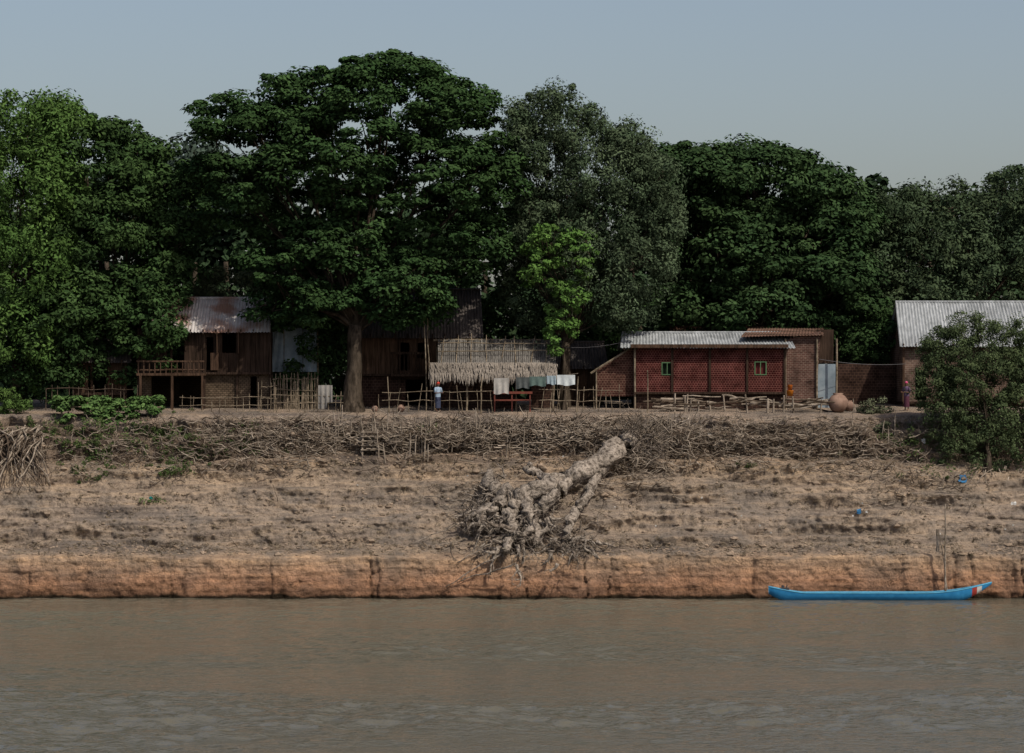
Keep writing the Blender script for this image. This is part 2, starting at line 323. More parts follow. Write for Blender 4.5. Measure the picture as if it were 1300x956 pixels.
T4 = [(955,240,27,100,52,6),(1035,275,27,58,58,5),(880,235,26,58,48,5),(900,315,25,80,60,5),(985,340,25,110,60,5),(852,222,27,30,34,4),(1060,370,24,50,50,4),(880,390,24,60,35,3.5),(980,395,23,80,30,3.5),(1080,290,28,30,42,4),(940,205,27,50,20,4)]
tree('banyan_tree', GY(960, 26), T4, 720, 1.05, 150, .30, .185, (.022,.045,.019), (.04,.069,.027), .6, .3, 7, .5, .8)
T5 = [(1140,270,30,36,28,4),(1165,258,31,20,20,3),(1215,262,31,34,28,4),(1282,252,30,36,36,4),(1200,320,29,75,50,4),(1270,350,28,60,60,4),(1120,340,29,45,55,4),(1180,390,27,60,40,4),(1330,290,29,50,80,4),(1090,400,27,40,40,3),(1245,290,30,40,40,3)]
tree('acacia_tree', GY(1200, 30), T5, 520, .85, 140, .26, .12, (.034,.055,.03), (.06,.082,.042), .35, .3, 8, .7, .4, droop=.3, nb=120)
tree('olive_tree', GY(340, 22), [(300,370,22,50,28,2),(365,365,22,55,32,2),(400,400,20,45,50,2)], 150, .6, 110, .22, .08, (.07,.085,.042), (.10,.115,.06), .15, .4, 9, .8, .2)
bg = []; rs = random.Random(3)
for i in range(-6, 34):
    px = i*48+rs.uniform(-15, 15); bg.append((px, rs.uniform(300, 350), 46+rs.uniform(-3, 6), 60, rs.uniform(60, 75), 4)); bg.append((px+20, rs.uniform(410, 440), 40+rs.uniform(-3, 4), 50, 60, 3))
    bg.append((px+10, rs.uniform(470, 500), 36+rs.uniform(-3, 3), 45, 30, 2.5))
P, rad, L = puffs(bg, 1700, 1.7, 20, bottom=.8)
ft = empty('background_forest', (0, 40, 10)); leaves('foliage', P, rad, 75, .62, .42, (.02,.036,.019), (.034,.056,.027), .8, .3, ft, 0, 21)
mb = MB()
for i in range(-6, 34):
    p = GY(i*48, 42); mb.wob(p, p+Vector((U(-1, 1), 0, 9)), .3, .15, 4, .2, 6)
mb.build('trunks', BARK, ft, True)
under = [(400,440,17.5,42,45,1.5),(60,460,16,70,40,2),(130,470,17,50,30,1.5),(380,395,18,40,35,2),(560,400,22,60,40,2),(640,410,22,60,40,2),(770,440,23,40,60,2),(1100,440,24,40,50,2),(455,440,24,60,60,2),(370,500,18,40,25,1.5),(1100,420,22,60,40,2)]
for i, l in enumerate(under):
    P, rad, L = puffs([l], 45, .7, 40+i); e = empty('shrub', GY(l[0], l[2])); leaves('foliage', P, rad, 110, .24, .15, (.02,.042,.015), (.038,.066,.025), .7, .5, e, 0, 60+i)
BB = [(1245,475,8.6,58,48,1.8),(1200,450,8.8,30,30,1.2),(1285,545,8,45,50,1.6),(1215,525,8.3,40,45,1.4),(1275,432,8.8,38,26,1.2),(1320,480,8.6,50,60,1.8),(1245,570,7.6,50,30,1.2),(1188,490,8.5,25,32,1),(1225,420,8.6,26,20,.9),(1240,520,8,50,40,1.2),(1260,455,8.2,40,40,1.2)]
tree('acacia_bush', S(1255, 598), BB, 620, .5, 130, .15, .062, (.042,.062,.03), (.074,.098,.045), .12, .5, 10, .8, .2, nb=60)
for (px, py, r, n, ca, cb, nm) in [(1110,525,.55,14,(.07,.08,.05),(.12,.13,.08),'dry_shrub'),(1125,550,.4,8,(.07,.08,.05),(.12,.13,.08),'dry_shrub'),(20,525,.5,22,(.05,.09,.025),(.085,.14,.04),'weed_patch'),(8,510,.5,16,(.05,.09,.025),(.085,.14,.04),'weed_patch')]:
    c = S(px, py); P = [np.array(c)+np.array([U(-1, 1)*r*1.6, U(-.4, .4), U(0, 1)*r*1.3]) for _ in range(n)]
    e = empty(nm, c); leaves('foliage', P, np.full(n, r*.55), 90, .15, .07, ca, cb, .8, .3, e, 0, int(px))
e = empty('creeper_trellis', GY(135, 11)); P = []
for i in range(95): P.append(np.array(W(U(68, 205), U(504, 518), 10.8+U(-.8, 1.2))))
for i in range(26): P.append(np.array(W(U(72, 200), U(515, 538), 10.0)))
leaves('vine_leaves', P, np.full(len(P), .33), 70, .2, .16, (.05,.098,.03), (.09,.15,.05), .45, 1.0, e, .3, 70)
mb = MB()
for px in (78, 110, 150, 195):
    for y in (10.3, 11.8): x = (px-650)*sY(y); mb.wob((x, y, G(x, y)-.2), (x+.05, y, 9.95), .045, .04, 3, .03)
for y in (10.3, 11.8): mb.wob(W(70, 517, y), W(205, 517, y), .035, .03, 6, .04)
mb.build('poles', BAMBOO, e)
P = []
for (px, py, sx, sy, n) in [(120,565,22,18,50),(215,555,30,16,50),(215,595,16,6,24),(190,637,6,2,5),(165,545,30,8,30),(60,545,30,8,30),(300,560,40,10,26),(560,545,20,6,3),(950,590,10,3,3),(250,575,30,10,34),(1150,560,30,14,26),(120,590,14,14,20),(1190,590,20,10,14)]:
    for i in range(n): P.append(np.array(S(px+random.gauss(0, sx), min(690, py+random.gauss(0, sy)), .12)))
leaves('weeds', P, np.random.uniform(.1, .32, len(P)), 40, .14, .06, (.05,.08,.028), (.09,.125,.045), .9, .2, None, 0, 71, rnd=.8)
P = []
for i in range(2000):
    q = random.random()
    py = U(530, 595) if q < .6 else (U(690, 705) if q < .72 else U(590, 695)); P.append(np.array(S(U(-10, 1310), py, .02)))
leaves('dry_grass', P, np.random.uniform(.06, .28, len(P)), 16, .18, .035, (.06,.048,.033), (.27,.22,.155), .6, .1, None, 0, 72, rnd=1.0)
# ---------------------------------------------------------------- building helpers
def wall(mb, x0, x1, z0, z1, y, ops=(), mi=0, th=.08, axis='x'):
    xsn = sorted({x0, x1, *[v for o in ops for v in (o[0], o[1])]}); zsn = sorted({z0, z1, *[v for o in ops for v in (o[2], o[3])]})
    for i in range(len(xsn)-1):
        runs = []; cur = None
        for k in range(len(zsn)-1):
            cx = (xsn[i]+xsn[i+1])/2; cz = (zsn[k]+zsn[k+1])/2
            hole = any(o[0] < cx < o[1] and o[2] < cz < o[3] for o in ops)
            if hole: cur = None
            elif cur is None: cur = [zsn[k], zsn[k+1]]; runs.append(cur)
            else: cur[1] = zsn[k+1]
        for a, c in runs:
            if axis == 'x': mb.box((xsn[i], y, a), (xsn[i+1], y+th, c), mi)
            else: mb.box((y, xsn[i], a), (y+th, xsn[i+1], c), mi)
def corr(mb, a, b, c, d, pitch=.18, amp=.03, mi=0, rows_=4, sag=.03):
    a, b, c, d = map(Vector, (a, b, c, d)); nrm = (b-a).cross(d-a).normalized(); w = max(8, int((b-a).length/pitch*4)); P = []
    for j in range(rows_+1):
        t = j/rows_; P.append([a.lerp(b, i/w).lerp(d.lerp(c, i/w), t)+nrm*(amp*math.sin(i*math.pi/2)+sag*math.sin(i*.05+j*1.7)*.6) for i in range(w+1)])
    mb.grid(P, mi)
def house(name, x0, x1, y0, y1, zg, zf, ze, zr, lower, upper, roofm, postm, lo_ops=(), up_ops=(), over=.35, lo_on=True, rx0=None, rx1=None, floor_m=PLANK, winm=None):
    e = empty(name, ((x0+x1)/2, (y0+y1)/2, zg)); rx0 = x0-over if rx0 is None else rx0; rx1 = x1+over if rx1 is None else rx1
    ym = (y0+y1)/2
    if lo_on:
        mb = MB(); wall(mb, x0, x1, zg-.3, zf-.06, y0+.05, lo_ops); wall(mb, x0, x1, zg-.3, zf-.06, y1-.1)
        wall(mb, y0+.13, y1-.1, zg-.3, zf-.06, x0, axis='y'); wall(mb, y0+.13, y1-.1, zg-.3, zf-.06, x1-.08, axis='y'); mb.build('lower_wall', lower, e)
    mb = MB(); wall(mb, x0, x1, zf+.06, ze, y0, up_ops); wall(mb, x0, x1, zf+.06, ze, y1-.08)
    wall(mb, y0+.08, y1-.08, zf+.06, ze, x0, axis='y'); wall(mb, y0+.08, y1-.08, zf+.06, ze, x1-.08, axis='y')
    for x in (x0+.02, x1-.06):
        mb.add([(x, y0, ze), (x, y1, ze), (x, ym, zr-.06), (x+.04, y0, ze), (x+.04, y1, ze), (x+.04, ym, zr-.06)], [(0, 2, 1), (3, 4, 5), (0, 3, 5, 2), (1, 2, 5, 4)])
    mb.build('upper_wall', upper, e)
    mb = MB(); mb.box((x0-.05, y0-.25, zf-.06), (x1+.05, y1, zf+.06)); mb.build('floor', floor_m, e)
    mb = MB(); sl = (zr-ze)/(ym-y0); ov = .45
    corr(mb, (rx0, y0-ov, ze-ov*sl+.06), (rx1, y0-ov, ze-ov*sl+.06), (rx1-.2, ym, zr+.06), (rx0+.2, ym, zr+.06))
    corr(mb, (rx1, y1+ov, ze-ov*sl+.06), (rx0, y1+ov, ze-ov*sl+.06), (rx0+.2, ym, zr+.05), (rx1-.2, ym, zr+.05))
    mb.tube([(rx0+.2, ym, zr+.08), (rx1-.2, ym, zr+.08)], .07, 6); mb.build('roof', roofm, e)
    mb = MB(); k = max(3, int((x1-x0)/1.8))
    for i in range(k+1):
        x = x0+(x1-x0)*i/k; mb.box((x-.06, y0-.09, zg-.3), (x+.06, y0-.012, ze-.02), 0, .01)
    for i in range(int((rx1-rx0)/.7)):
        x = rx0+.2+i*.7; mb.box((x, y0-ov+.03, ze-ov*sl-.04), (x+.06, y0-.1, ze-.1*sl-.03))
    mb.build('posts', postm, e)
    if winm:
        mb = MB()
        for (a, b_, c_, d_) in up_ops:
            t = .05
            for q in ((a-t, b_+t, c_-t, c_), (a-t, b_+t, d_, d_+t), (a-t, a, c_, d_), (b_, b_+t, c_, d_), ((a+b_)/2-.02, (a+b_)/2+.02, c_, d_)):
                mb.box((q[0], y0-.03, q[2]), (q[1], y0+.03, q[3]))
        mb.build('window_frame', winm, e)
    return e
def X(px, Y): return (px-650)*sY(Y)
def Z(py, Y): return 10+(510-py)*sY(Y)
y = 15.5; z = 9.6
hA = house('stilt_house', X(176,y), X(343,y), y, y+4.5, z, Z(474,y), Z(416,y), Z(380,y+2), WOVEN_TAN, PLANK, TINRUST, PLANK,
      lo_ops=[(X(192,y), X(256,y), z-.1, Z(478,y)), (X(318,y), X(326,y), z-.1, Z(478,y))], up_ops=[(X(282,y), X(300,y), Z(448,y), Z(422,y)), (X(212,y), X(234,y), Z(472,y), Z(432,y)), (X(262,y), X(271,y), Z(470,y), Z(428,y))], rx0=X(190,y), rx1=X(344,y))
mb = MB()
mb.box((X(276,y), y-.5, Z(449,y)), (X(276,y)+.04, y-.1, Z(421,y))); mb.box((X(303,y), y-.5, Z(449,y)), (X(303,y)+.04, y-.1, Z(421,y)))
mb.box((X(268,y), y-.3, Z(470,y)), (X(278,y), y-.1, Z(448,y)), 0); mb.build('shutters', PLANK2, hA)
mb = MB(); mb.wob((X(176,y), y-1.0, Z(470,y)), (X(262,y), y-1.0, Z(470,y)), .05, .05, 4, .03)
mb.box((X(176,y), y-1.1, Z(477,y)), (X(262,y), y-.26, Z(474,y)))
for px in range(178, 262, 7): mb.box((X(px,y), y-1.05, Z(474,y)), (X(px,y)+.05, y-1.0, Z(460,y)))
mb.box((X(176,y), y-1.08, Z(460,y)), (X(262,y), y-1.0, Z(458,y)))
for px in (180, 220, 258): mb.box((X(px,y), y-1.1, z-.4), (X(px,y)+.12, y-.98, Z(477,y)))
mb.build('balcony', PLANK2, hA)
y = 16; house('wooden_hut', X(95,y), X(160,y), y, y+3, 9.6, Z(500,y), Z(455,y), Z(432,y+1.5), PLANK, PLANK2, TINDARK, PLANK2, up_ops=[(X(112,y), X(135,y), Z(498,y), Z(465,y))])
y = 17.5; hB = house('wooden_house', X(458,y), X(606,y), y, y+5, 9.7, Z(476,y), Z(421,y), Z(369,y+2.5), WOVEN_DK, PLANK2, TINDARK, PLANK,
      lo_ops=[(X(515,y), X(545,y), 9.6, Z(482,y))], up_ops=[(X(505,y), X(520,y), Z(470,y), Z(435,y)), (X(530,y), X(542,y), Z(455,y), Z(435,y))])
mb = MB()
for px in range(498, 545, 5): mb.box((X(px,y), y-.6, Z(475,y)), (X(px,y)+.05, y-.55, Z(450,y)))
mb.box((X(496,y), y-.62, Z(450,y)), (X(546,y), y-.53, Z(447,y))); mb.box((X(496,y), y-.62, Z(478,y)), (X(546,y), y-.26, Z(475,y))); mb.build('balcony', PLANK, hB)
e = empty('tarp_fence', GY(370, 17)); mb = MB(); yy = 17
for i, (a, b_, t) in enumerate([(346,360,413),(361,384,416),(385,402,418)]):
    P = [[(X(a+(b_-a)*u/8,yy), yy+.06*math.sin(u*1.3+v), Z(t+(472-t)*v/6,yy)) for u in range(9)] for v in range(7)]; mb.grid(P, 0)
mb.build('sheet', TARP, e)
mb = MB()
for px in (345, 360, 384, 403): mb.wob((X(px,yy), yy+.1, 9.4), (X(px,yy), yy+.1, Z(410,yy)), .05, .04, 3, .03)
mb.build('posts', BAMBOO, e)
def stick_fence(name, px0, px1, pyt, Y, n, rails=2, mat=BAMBOO, r=.028, lean=.06, gap=0, jz=.15):
    mb = MB(); x0 = X(px0, Y); x1 = X(px1, Y)
    for i in range(n):
        x = x0+(x1-x0)*i/(n-1)+U(-.05, .05)*(1 if n > 20 else 4); g = G(x, Y); t = Z(pyt, Y)+U(-jz, jz); mb.wob((x, Y+U(-.03, .03), g-.2), (x+U(-lean, lean), Y+U(-.05, .05), t), r*U(.7, 1.2), r*.7, 3, .02, 5)
    for k in range(rails):
        zz_ = 9.5+(Z(pyt, Y)-9.5)*(k+1)/(rails+.35); mb.wob((x0, Y-.05, zz_+U(-.12, .12)), (x1, Y-.05, zz_+U(-.12, .12)), r*.8, r*.7, 8, .05, 5)
    return mb.build(name, mat)
stick_fence('bamboo_screen', 346, 402, 478, 14.6, 44, 3, r=.03, lean=.12, jz=.25)
stick_fence('bamboo_fence', 228, 345, 503, 12.6, 13, 2)
stick_fence('bamboo_fence', 345, 436, 497, 12.3, 10, 2, lean=.3, jz=.3)
stick_fence('bamboo_fence', 485, 625, 494, 12.0, 14, 2, lean=.25, jz=.3)
stick_fence('bamboo_fence', 684, 790, 492, 12.2, 12, 2, lean=.25, jz=.3)
stick_fence('bamboo_fence', 60, 170, 490, 13.5, 14, 2, mat=STICKD)
stick_fence('bamboo_gate', 330, 352, 485, 13.8, 5, 2)
yf, yb = 13.4, 16.4
e = empty('thatched_stall', GY(628, 14.5)); mb = MB()
for px in (552, 592, 655, 702):
    for yy in (yf, yb): mb.wob((X(px,yf), yy, 9.2), (X(px,yf)+.04, yy, Z(478 if yy == yf else 440, yy)), .06, .05, 3, .03, 6)
for py, yy in ((478, yf), (432, yb)): mb.wob((X(548,yf), yy, Z(py,yy)), (X(706,yf), yy, Z(py,yy)), .06, .05, 6, .03, 6)
for px in range(560, 704, 19):
    mb.wob((X(px,13.9), 14.0, Z(464,14)+.1), (X(px+U(-4,9),15.4), 16.1, Z(429,16.1)+U(.05,.25)), .028, .022, 4, .03, 5)
mb.wob((X(556,14.6), 14.6, Z(448,14.6)+.08), (X(706,14.6), 14.6, Z(447,14.6)+.1), .03, .03, 8, .03, 5)
mb.wob((X(556,15.4), 15.4, Z(437,15.4)+.08), (X(700,15.4), 15.4, Z(439,15.4)+.1), .03, .03, 8, .03, 5)
mb.build('frame', BAMBOO, e)
ROOFSL = mat_noise('weathered_bamboo_roof', (.05, .047, .044), (.19, .18, .165), 6, (5, .5, .5), bump=.3)
mb = MB()
for i in range(60):
    px = 556+i*2.5; p = U(-1, 1)
    a = W(px, 466+p, 13.7); c = W(px+2.1, 466+p, 13.7); d = W(px+2.1+U(-.3,.3), 432+U(-2,2), 16.3); f = W(px+U(-.3,.3), 432+U(-2,2), 16.3); k = Vector((0, 0, U(.02, .05)))
    mb.add([a, c, d, f, a+k, c+k, d+k, f+k], [(0, 1, 2, 3), (7, 6, 5, 4), (0, 4, 5, 1), (1, 5, 6, 2), (3, 2, 6, 7), (0, 3, 7, 4)])
mb.build('roof', ROOFSL, e)
mb = MB()
for layer, (pa, ya, pb, yb_) in enumerate([(470, 13.3, 484, 12.7), (465, 13.6, 478, 12.9), (461, 13.95, 472, 13.1)]):
    for i in range(420):
        px = U(546, 707); bot = pb+U(-4, 5)+2*math.sin(px*.14)+1.5*math.sin(px*.37); a = W(px, pa+U(-1, 1), ya); b_ = W(px+U(-3.5, 3.5), bot, yb_+U(-.12, .12)); w = U(.02, .05)
        mm = a.lerp(b_, .6)+Vector((0, -.08, .08)); mb.add([a-Vector((w,0,0)), a+Vector((w,0,0)), mm+Vector((w,0,.0)), mm-Vector((w,0,0)), b_], [(0,1,2,3),(3,2,4)])
mb.build('thatch', THATCH, e)
mb = MB(); wall(mb, X(556,yf), X(702,yf), 9.4, Z(445,yb), yb-.1, [(X(640,yf), X(675,yf), 9.5, Z(475,yb))]); wall(mb, X(590,yf), X(655,yf), 9.4, Z(497,15), 15.0)
mb.build('mat_wall', WOVEN_DK, e)
e = empty('wooden_table', GY(650, 12.9)); mb = MB(); yy = 12.7
mb.box((X(626,yy), yy, Z(500,yy)), (X(676,yy), yy+.9, Z(497,yy)))
for px in (628, 650, 673):
    for y2 in (yy+.05, yy+.8): mb.box((X(px,yy)-.035, y2, 9.3), (X(px,yy)+.035, y2+.07, Z(500,yy)))
mb.box((X(628,yy), yy+.06, Z(509,yy)), (X(673,yy), yy+.11, Z(507,yy))); mb.build('table', REDWOOD, e)
mb = MB(); mb.wob((X(541,14), 14, 9.3), (X(537,14), 14, Z(345,14)), .045, .02, 6, .06); mb.wob((X(548,14.2), 14.2, 9.3), (X(541,14.2), 14.2, Z(385,14.2)), .035, .025, 6, .06); mb.build('bamboo_mast', BAMBOO)
mb = MB(); mb.wob((X(494,12), 12, 9.2), (X(492,12), 12, Z(478,12)), .04, .03, 4, .03); mb.wob((X(731,12), 12, 9.2), (X(734,12), 12, Z(478,12)), .045, .03, 4, .03)
mb.wob((X(610,12), 12, 9.2), (X(612,12), 12, Z(478,12)), .045, .03, 4, .03); mb.wob((X(822,12), 12, 9.2), (X(822,12), 12, Z(470,12)), .04, .03, 4, .03)
mb.build('bamboo_post', BAMBOO)
e = empty('clothesline', GY(680, 12)); mb = MB(); mb.wob((X(612,12), 12, Z(481,12)), (X(734,12), 12, Z(474,12)), .012, .012, 8, 0, 4, sag=.12); mb.build('rope', STICK, e)
for i, (a, b_, t, bo, c) in enumerate([(627,646,480,500,(.33,.32,.30)),(655,672,479,493,(.08,.09,.09)),(672,693,478,490,(.09,.13,.12)),(694,706,477,488,(.26,.33,.37)),(707,730,476,489,(.5,.55,.57))]):
    mb = MB(); mb.grid([[(X(a+(b_-a)*u/14,12), 12-.03+.05*math.sin(u*1.1+i)*(v/7)-.02, Z(t+(bo-t)*v/7+(.9*math.sin(u*.5+i) if v == 7 else 0),12)) for u in range(15)] for v in range(8)])
    mb.build('cloth', cloth('cloth_%d' % i, c), e, True)
e = empty('hanging_cloth', GY(412, 12.2)); mb = MB(); mb.grid([[(X(404+18*u/14,12.2), 12.2+.06*math.sin(u*1.3)*(v/7+.3), Z(489+(30 if u < 9 else 22)*v/8,12.2)) for u in range(15)] for v in range(9)])
mb.build('cloth', cloth('pale_cloth', (.24,.23,.215)), e, True)
y = 15; zf = Z(499,y)
e = house('red_woven_house', X(806,y), X(996,y), y, y+5, 9.5, zf, Z(440,y), Z(424,y+2.5), WOVEN_DK, WOVEN_RED, TIN, PLANK, up_ops=[(X(841,y), X(853,y), Z(475,y), Z(461,y)), (X(959,y), X(972,y), Z(475,y), Z(460,y))],
          rx0=X(787,y), rx1=X(1009,y), winm=GREENP)
mb = MB(); mb.box((X(800,y), y-.5, Z(441.5,y-.5)), (X(1000,y), y-.46, Z(437,y-.5))); mb.build('fascia', PLANK2, e)
mb = MB(); mb.box((X(841,y), y+.15, Z(476,y)), (X(853,y), y+.17, Z(460,y))); mb.build('curtain', cloth('curtain', (.02,.03,.02)), e)
mb = MB(); mb.box((X(959,y), y+.15, Z(476,y)), (X(972,y), y+.17, Z(460,y))); mb.build('curtain', cloth('red_curtain', (.12,.03,.03)), e)
mb = MB(); yy = 15.4; pts = [(756,503),(806,503),(806,441),(790,446),(757,470)]
mb.add([W(a,b_,yy) for a, b_ in pts]+[W(a,b_,yy)+Vector((0,.08,0)) for a, b_ in pts], [(0,1,2,3,4),(9,8,7,6,5),(0,5,6,1),(1,6,7,2),(2,7,8,3),(3,8,9,4),(4,9,5,0)]); mb.build('annex_wall', mat_brick('brown_lattice', (.07,.03,.024), (.05,.022,.018), (.15,.095,.07), .17,.13,.013), e)
mb = MB(); mb.wob(W(750,474,15.2), W(806,438,15.2), .06, .05, 4, .03); mb.wob(W(757,525,15.3), W(757,468,15.3), .06, .05, 3, .02); mb.wob(W(806,525,14.9), W(806,440,14.9), .06, .06, 3, .02); mb.build('annex_frame', BAMBOO, e)
y = 17.6; house('brick_house', X(860,y), X(1040,y), y+3, y+8, 9.6, 9.9, Z(432,y+3), Z(417,y+5.5), BRICK, BRICK, TILE, PLANK2)
y = 15.8; e = empty('brick_annex', GY(1015, 16)); mb = MB(); pts = [(998,508),(1036,508),(1042,420),(998,432)]
mb.add([W(a,b_,y) for a, b_ in pts]+[W(a,b_,y)+Vector((0,3,0)) for a, b_ in pts], [(0,1,2,3),(7,6,5,4),(1,0,4,5),(2,1,5,6),(3,2,6,7),(0,3,7,4)]); mb.build('wall', BRICK, e)
mb = MB(); corr(mb, W(940,428,y-.3), W(1046,425,y-.3), W(1046,416,y+3), W(950,417,y+3), amp=.02); mb.build('roof', TILE, e)
mb = MB(); wall(mb, X(1037,y), X(1062,y), 9.4, Z(462,y), y+.5); mb.build('side_panel', TARP, e); mb = MB(); wall(mb, X(1038,y), X(1060,y), Z(461,y), Z(418,y), y+.7); mb.build('upper_panel', PLANK, e)
mb = MB()
for px in (997, 1037, 1062): mb.wob((X(px,y), y-.1, 9.3), (X(px,y), y-.1, Z(430,y)), .07, .06, 3, .02)
mb.build('posts', BAMBOO, e)
mb = MB()
for i in range(60):
    px = U(835, 1050); L_ = U(15, 50); py = U(504, 520); Y = 12.4+U(0, 1.8); mb.wob(W(px-L_/2, py+U(-3,3), Y), W(px+L_/2, py+U(-3,3), Y), U(.03,.08), U(.03,.05), 4, .05, 6, mi=random.choice([0,1]))
for i in range(14):
    px = U(850, 1050); h_ = U(498, 510); mb.wob((X(px,12.6), 12.6, 9.0), (X(px,12.6)+U(-.15,.15), 12.6, Z(h_,12.6)), .06, .05, 2, .02)
mb.build('log_pile', [STICK, STICKD])
mb = MB(); y = 20; wall(mb, X(1062,y), X(1150,y), 9.5, Z(462,y), y); mb.build('woven_fence', WOVEN_DK)
y = 17; house('tin_roof_house', X(1147,y), X(1345,y), y, y+6, 9.6, 9.95, Z(434,y), Z(385,y+3), BRICKT, BRICKT, TIN, PLANK2,
   up_ops=[(X(1162,y), X(1176,y), 10.1, Z(470,y)), (X(1190,y), X(1215,y), Z(500,y), Z(465,y))], rx0=X(1141,y), rx1=X(1350,y))
y = 19; house('small_shed', X(712,y), X(765,y), y, y+3, 9.6, 9.9, Z(462,y), Z(436,y+1.5), PLANK2, PLANK2, TINDARK, PLANK)
mb = MB(); mb.wob(W(1040,456,15), W(1150,462,16.5), .015, .015, 12, 0, 4, sag=.15); mb.wob(W(706,440,15), W(800,432,15), .015, .015, 12, 0, 4, sag=.2); mb.build('wire', METAL)
def lathe(name, c, prof_, mat, n=20, par=None):
    mb = MB(); mb.loft([[(c[0]+r*math.cos(2*math.pi*k/n), c[1]+r*math.sin(2*math.pi*k/n), c[2]+h) for k in range(n)] for r, h in prof_]); return mb.build(name, mat, par, True)
jar = [(.2,0),(.38,.15),(.52,.42),(.5,.65),(.34,.86),(.24,.92),(.28,1.0),(.22,1.0),(.2,.9)]
for px, Y, sc_ in ((1064,13,1.08),(1078,13.6,.6),(509,12.4,.42),(476,12.6,.35)): p = GY(px, Y); lathe('water_jar', p+Vector((0,0,.08)), [(r*sc_, h*sc_) for r, h in jar], CLAY)
bk = [(.14,0),(.2,.3),(.21,.32),(.18,.3),(.12,.04)]
lathe('orange_bucket', W(1003,503,13), bk, cloth('orange_plastic', (.45,.15,.02))); lathe('orange_bucket', W(1003,496,13), [(r*.7,h) for r,h in bk], cloth('orange_plastic2', (.4,.11,.02)))
# ---------------------------------------------------------------- slope debris
mb = MB()
px, py = 469, 559
a = S(px-9, py+15, .5); c = W(px-8, py-13, a.y+.2); w = 18*sY(9)
for dx in (0, w): mb.wob(a+Vector((dx,0,-.2)), c+Vector((dx,0,0)), .06, .055, 3, .01)
for i in range(5): p = a.lerp(c, (i+.4)/5); mb.box((p.x-.08, p.y-.1, p.z), (p.x+w+.08, p.y+.1, p.z+.07))
mb.build('wooden_steps', STICK)
mb = MB()
for i in range(60):
    px = U(405, 680); py = U(548, 585); p = S(px, py); h = U(.5, 1.6); mb.wob(p-Vector((0,0,.2)), p+Vector((U(-.15,.15), U(-.2,.05), h)), .045, .03, 3, .03)
for i in range(18):
    px = U(400, 640); py = U(545, 570); p = S(px, py, .25); q = S(px+U(30, 60), py+U(-4, 4), .25); mb.wob(p, q, .03, .025, 4, .05)
for i in range(12):
    px = 845+U(-14,14); py = U(560, 590); p = S(px, py); mb.wob(p-Vector((0,0,.2)), p+Vector((U(-.1,.1), -.1, U(.8,2.0))), .035, .02, 3, .04)
for i in range(16):
    px = U(1060, 1240); py = U(530, 570); p = S(px, py); mb.wob(p-Vector((0,0,.2)), p+Vector((U(-.2,.2), -.1, U(.6,1.4))), .035, .02, 3, .04)
mb.build('fence_stakes', STICK)
def sticks(name, regs, mats, omax=.5):
    mb = MB()
    for (px, py, sx, sy, n, l, r) in regs:
        for i in range(n):
            x_, y_ = random.gauss(px, sx), min(700, max(531, random.gauss(py, sy))); p = S(x_, y_, U(.05, omax)); a = U(0, math.pi) if U(0,1) < .55 else random.gauss(0, .4)
            d = Vector((math.cos(a), U(-.3,.3), math.sin(a)*.75))*l*U(.3, 1.2); q = p+d; q2 = p-d*.5; mi = random.choice([0, 0, 1])
            k = mb.wob(q2, q, r*U(.5, 1.3), r*.35, 4, l*.13, 4, mi=mi)
            if U(0,1) < .6: mb.wob(k[2], k[2]+Vector((U(-1,1), U(-.3,.2), U(-.3,1)))*l*.5, r*.6, r*.25, 3, l*.08, 3, mi=mi)
    return mb.build(name, mats)
sticks('brush_pile', [(650,550,70,11,360,.9,.038),(720,548,45,10,260,1.0,.038),(815,562,30,16,260,1.2,.04),(780,595,30,14,110,.9,.032),(560,558,70,14,260,.9,.034),(300,562,60,16,280,.9,.03),(400,558,50,17,280,.9,.032),
   (890,560,40,12,190,.9,.032),(960,570,60,14,190,.8,.03),(1060,570,50,16,170,.7,.028),(1150,600,50,25,170,.7,.026),(150,575,70,22,240,.7,.028),(680,650,70,30,90,.7,.026),(940,560,60,12,60,.5,.04),(1000,545,60,7,120,.8,.032),(500,545,160,8,240,.8,.032)], [STICK, STICKD], .75)
sticks('twig_litter', [(650,620,380,45,500,.22,.012),(650,560,380,18,700,.3,.016),(200,695,140,6,120,.5,.02),(900,695,240,6,120,.5,.02)], [STICK, STICKD])
mb = MB()
for i in range(95):
    a = S(U(-10, 60), U(540, 565), U(.1,.6)); c = S(max(-20, U(-20, 65)), U(575, 625), U(.1,.6)); m_ = a.lerp(c, .5)+Vector((U(-.5,.5), -.3, U(-.2,.4))); r = U(.4, 1.2)
    mb.tube([a, a.lerp(m_, .5)+Vector((U(-.3,.3),-.1,.1)), m_, m_.lerp(c,.5)+Vector((U(-.3,.3),0,0)), c], [.055*r,.045*r,.035*r,.03*r,.012], 5, lump=.15, mi=random.choice([0,1]))
for i in range(36):
    a = S(U(1235, 1300), U(580, 605), .4); c = a+Vector((U(-1.2,.6), U(-.2,.2), -U(.6,2))); mb.wob(a, c, .035, .01, 4, .12)
mb.build('exposed_roots', [STICK, STICKD], None, True)
t = (1+5**.5)/2; ico = [Vector(v).normalized() for v in [(-1,t,0),(1,t,0),(-1,-t,0),(1,-t,0),(0,-1,t),(0,1,t),(0,-1,-t),(0,1,-t),(t,0,-1),(t,0,1),(-t,0,-1),(-t,0,1)]]
icf = [(0,11,5),(0,5,1),(0,1,7),(0,7,10),(0,10,11),(1,5,9),(5,11,4),(11,10,2),(10,7,6),(7,1,8),(3,9,4),(3,4,2),(3,2,6),(3,6,8),(3,8,9),(4,9,5),(2,4,11),(6,2,10),(8,6,7),(9,8,1)]
mb = MB()
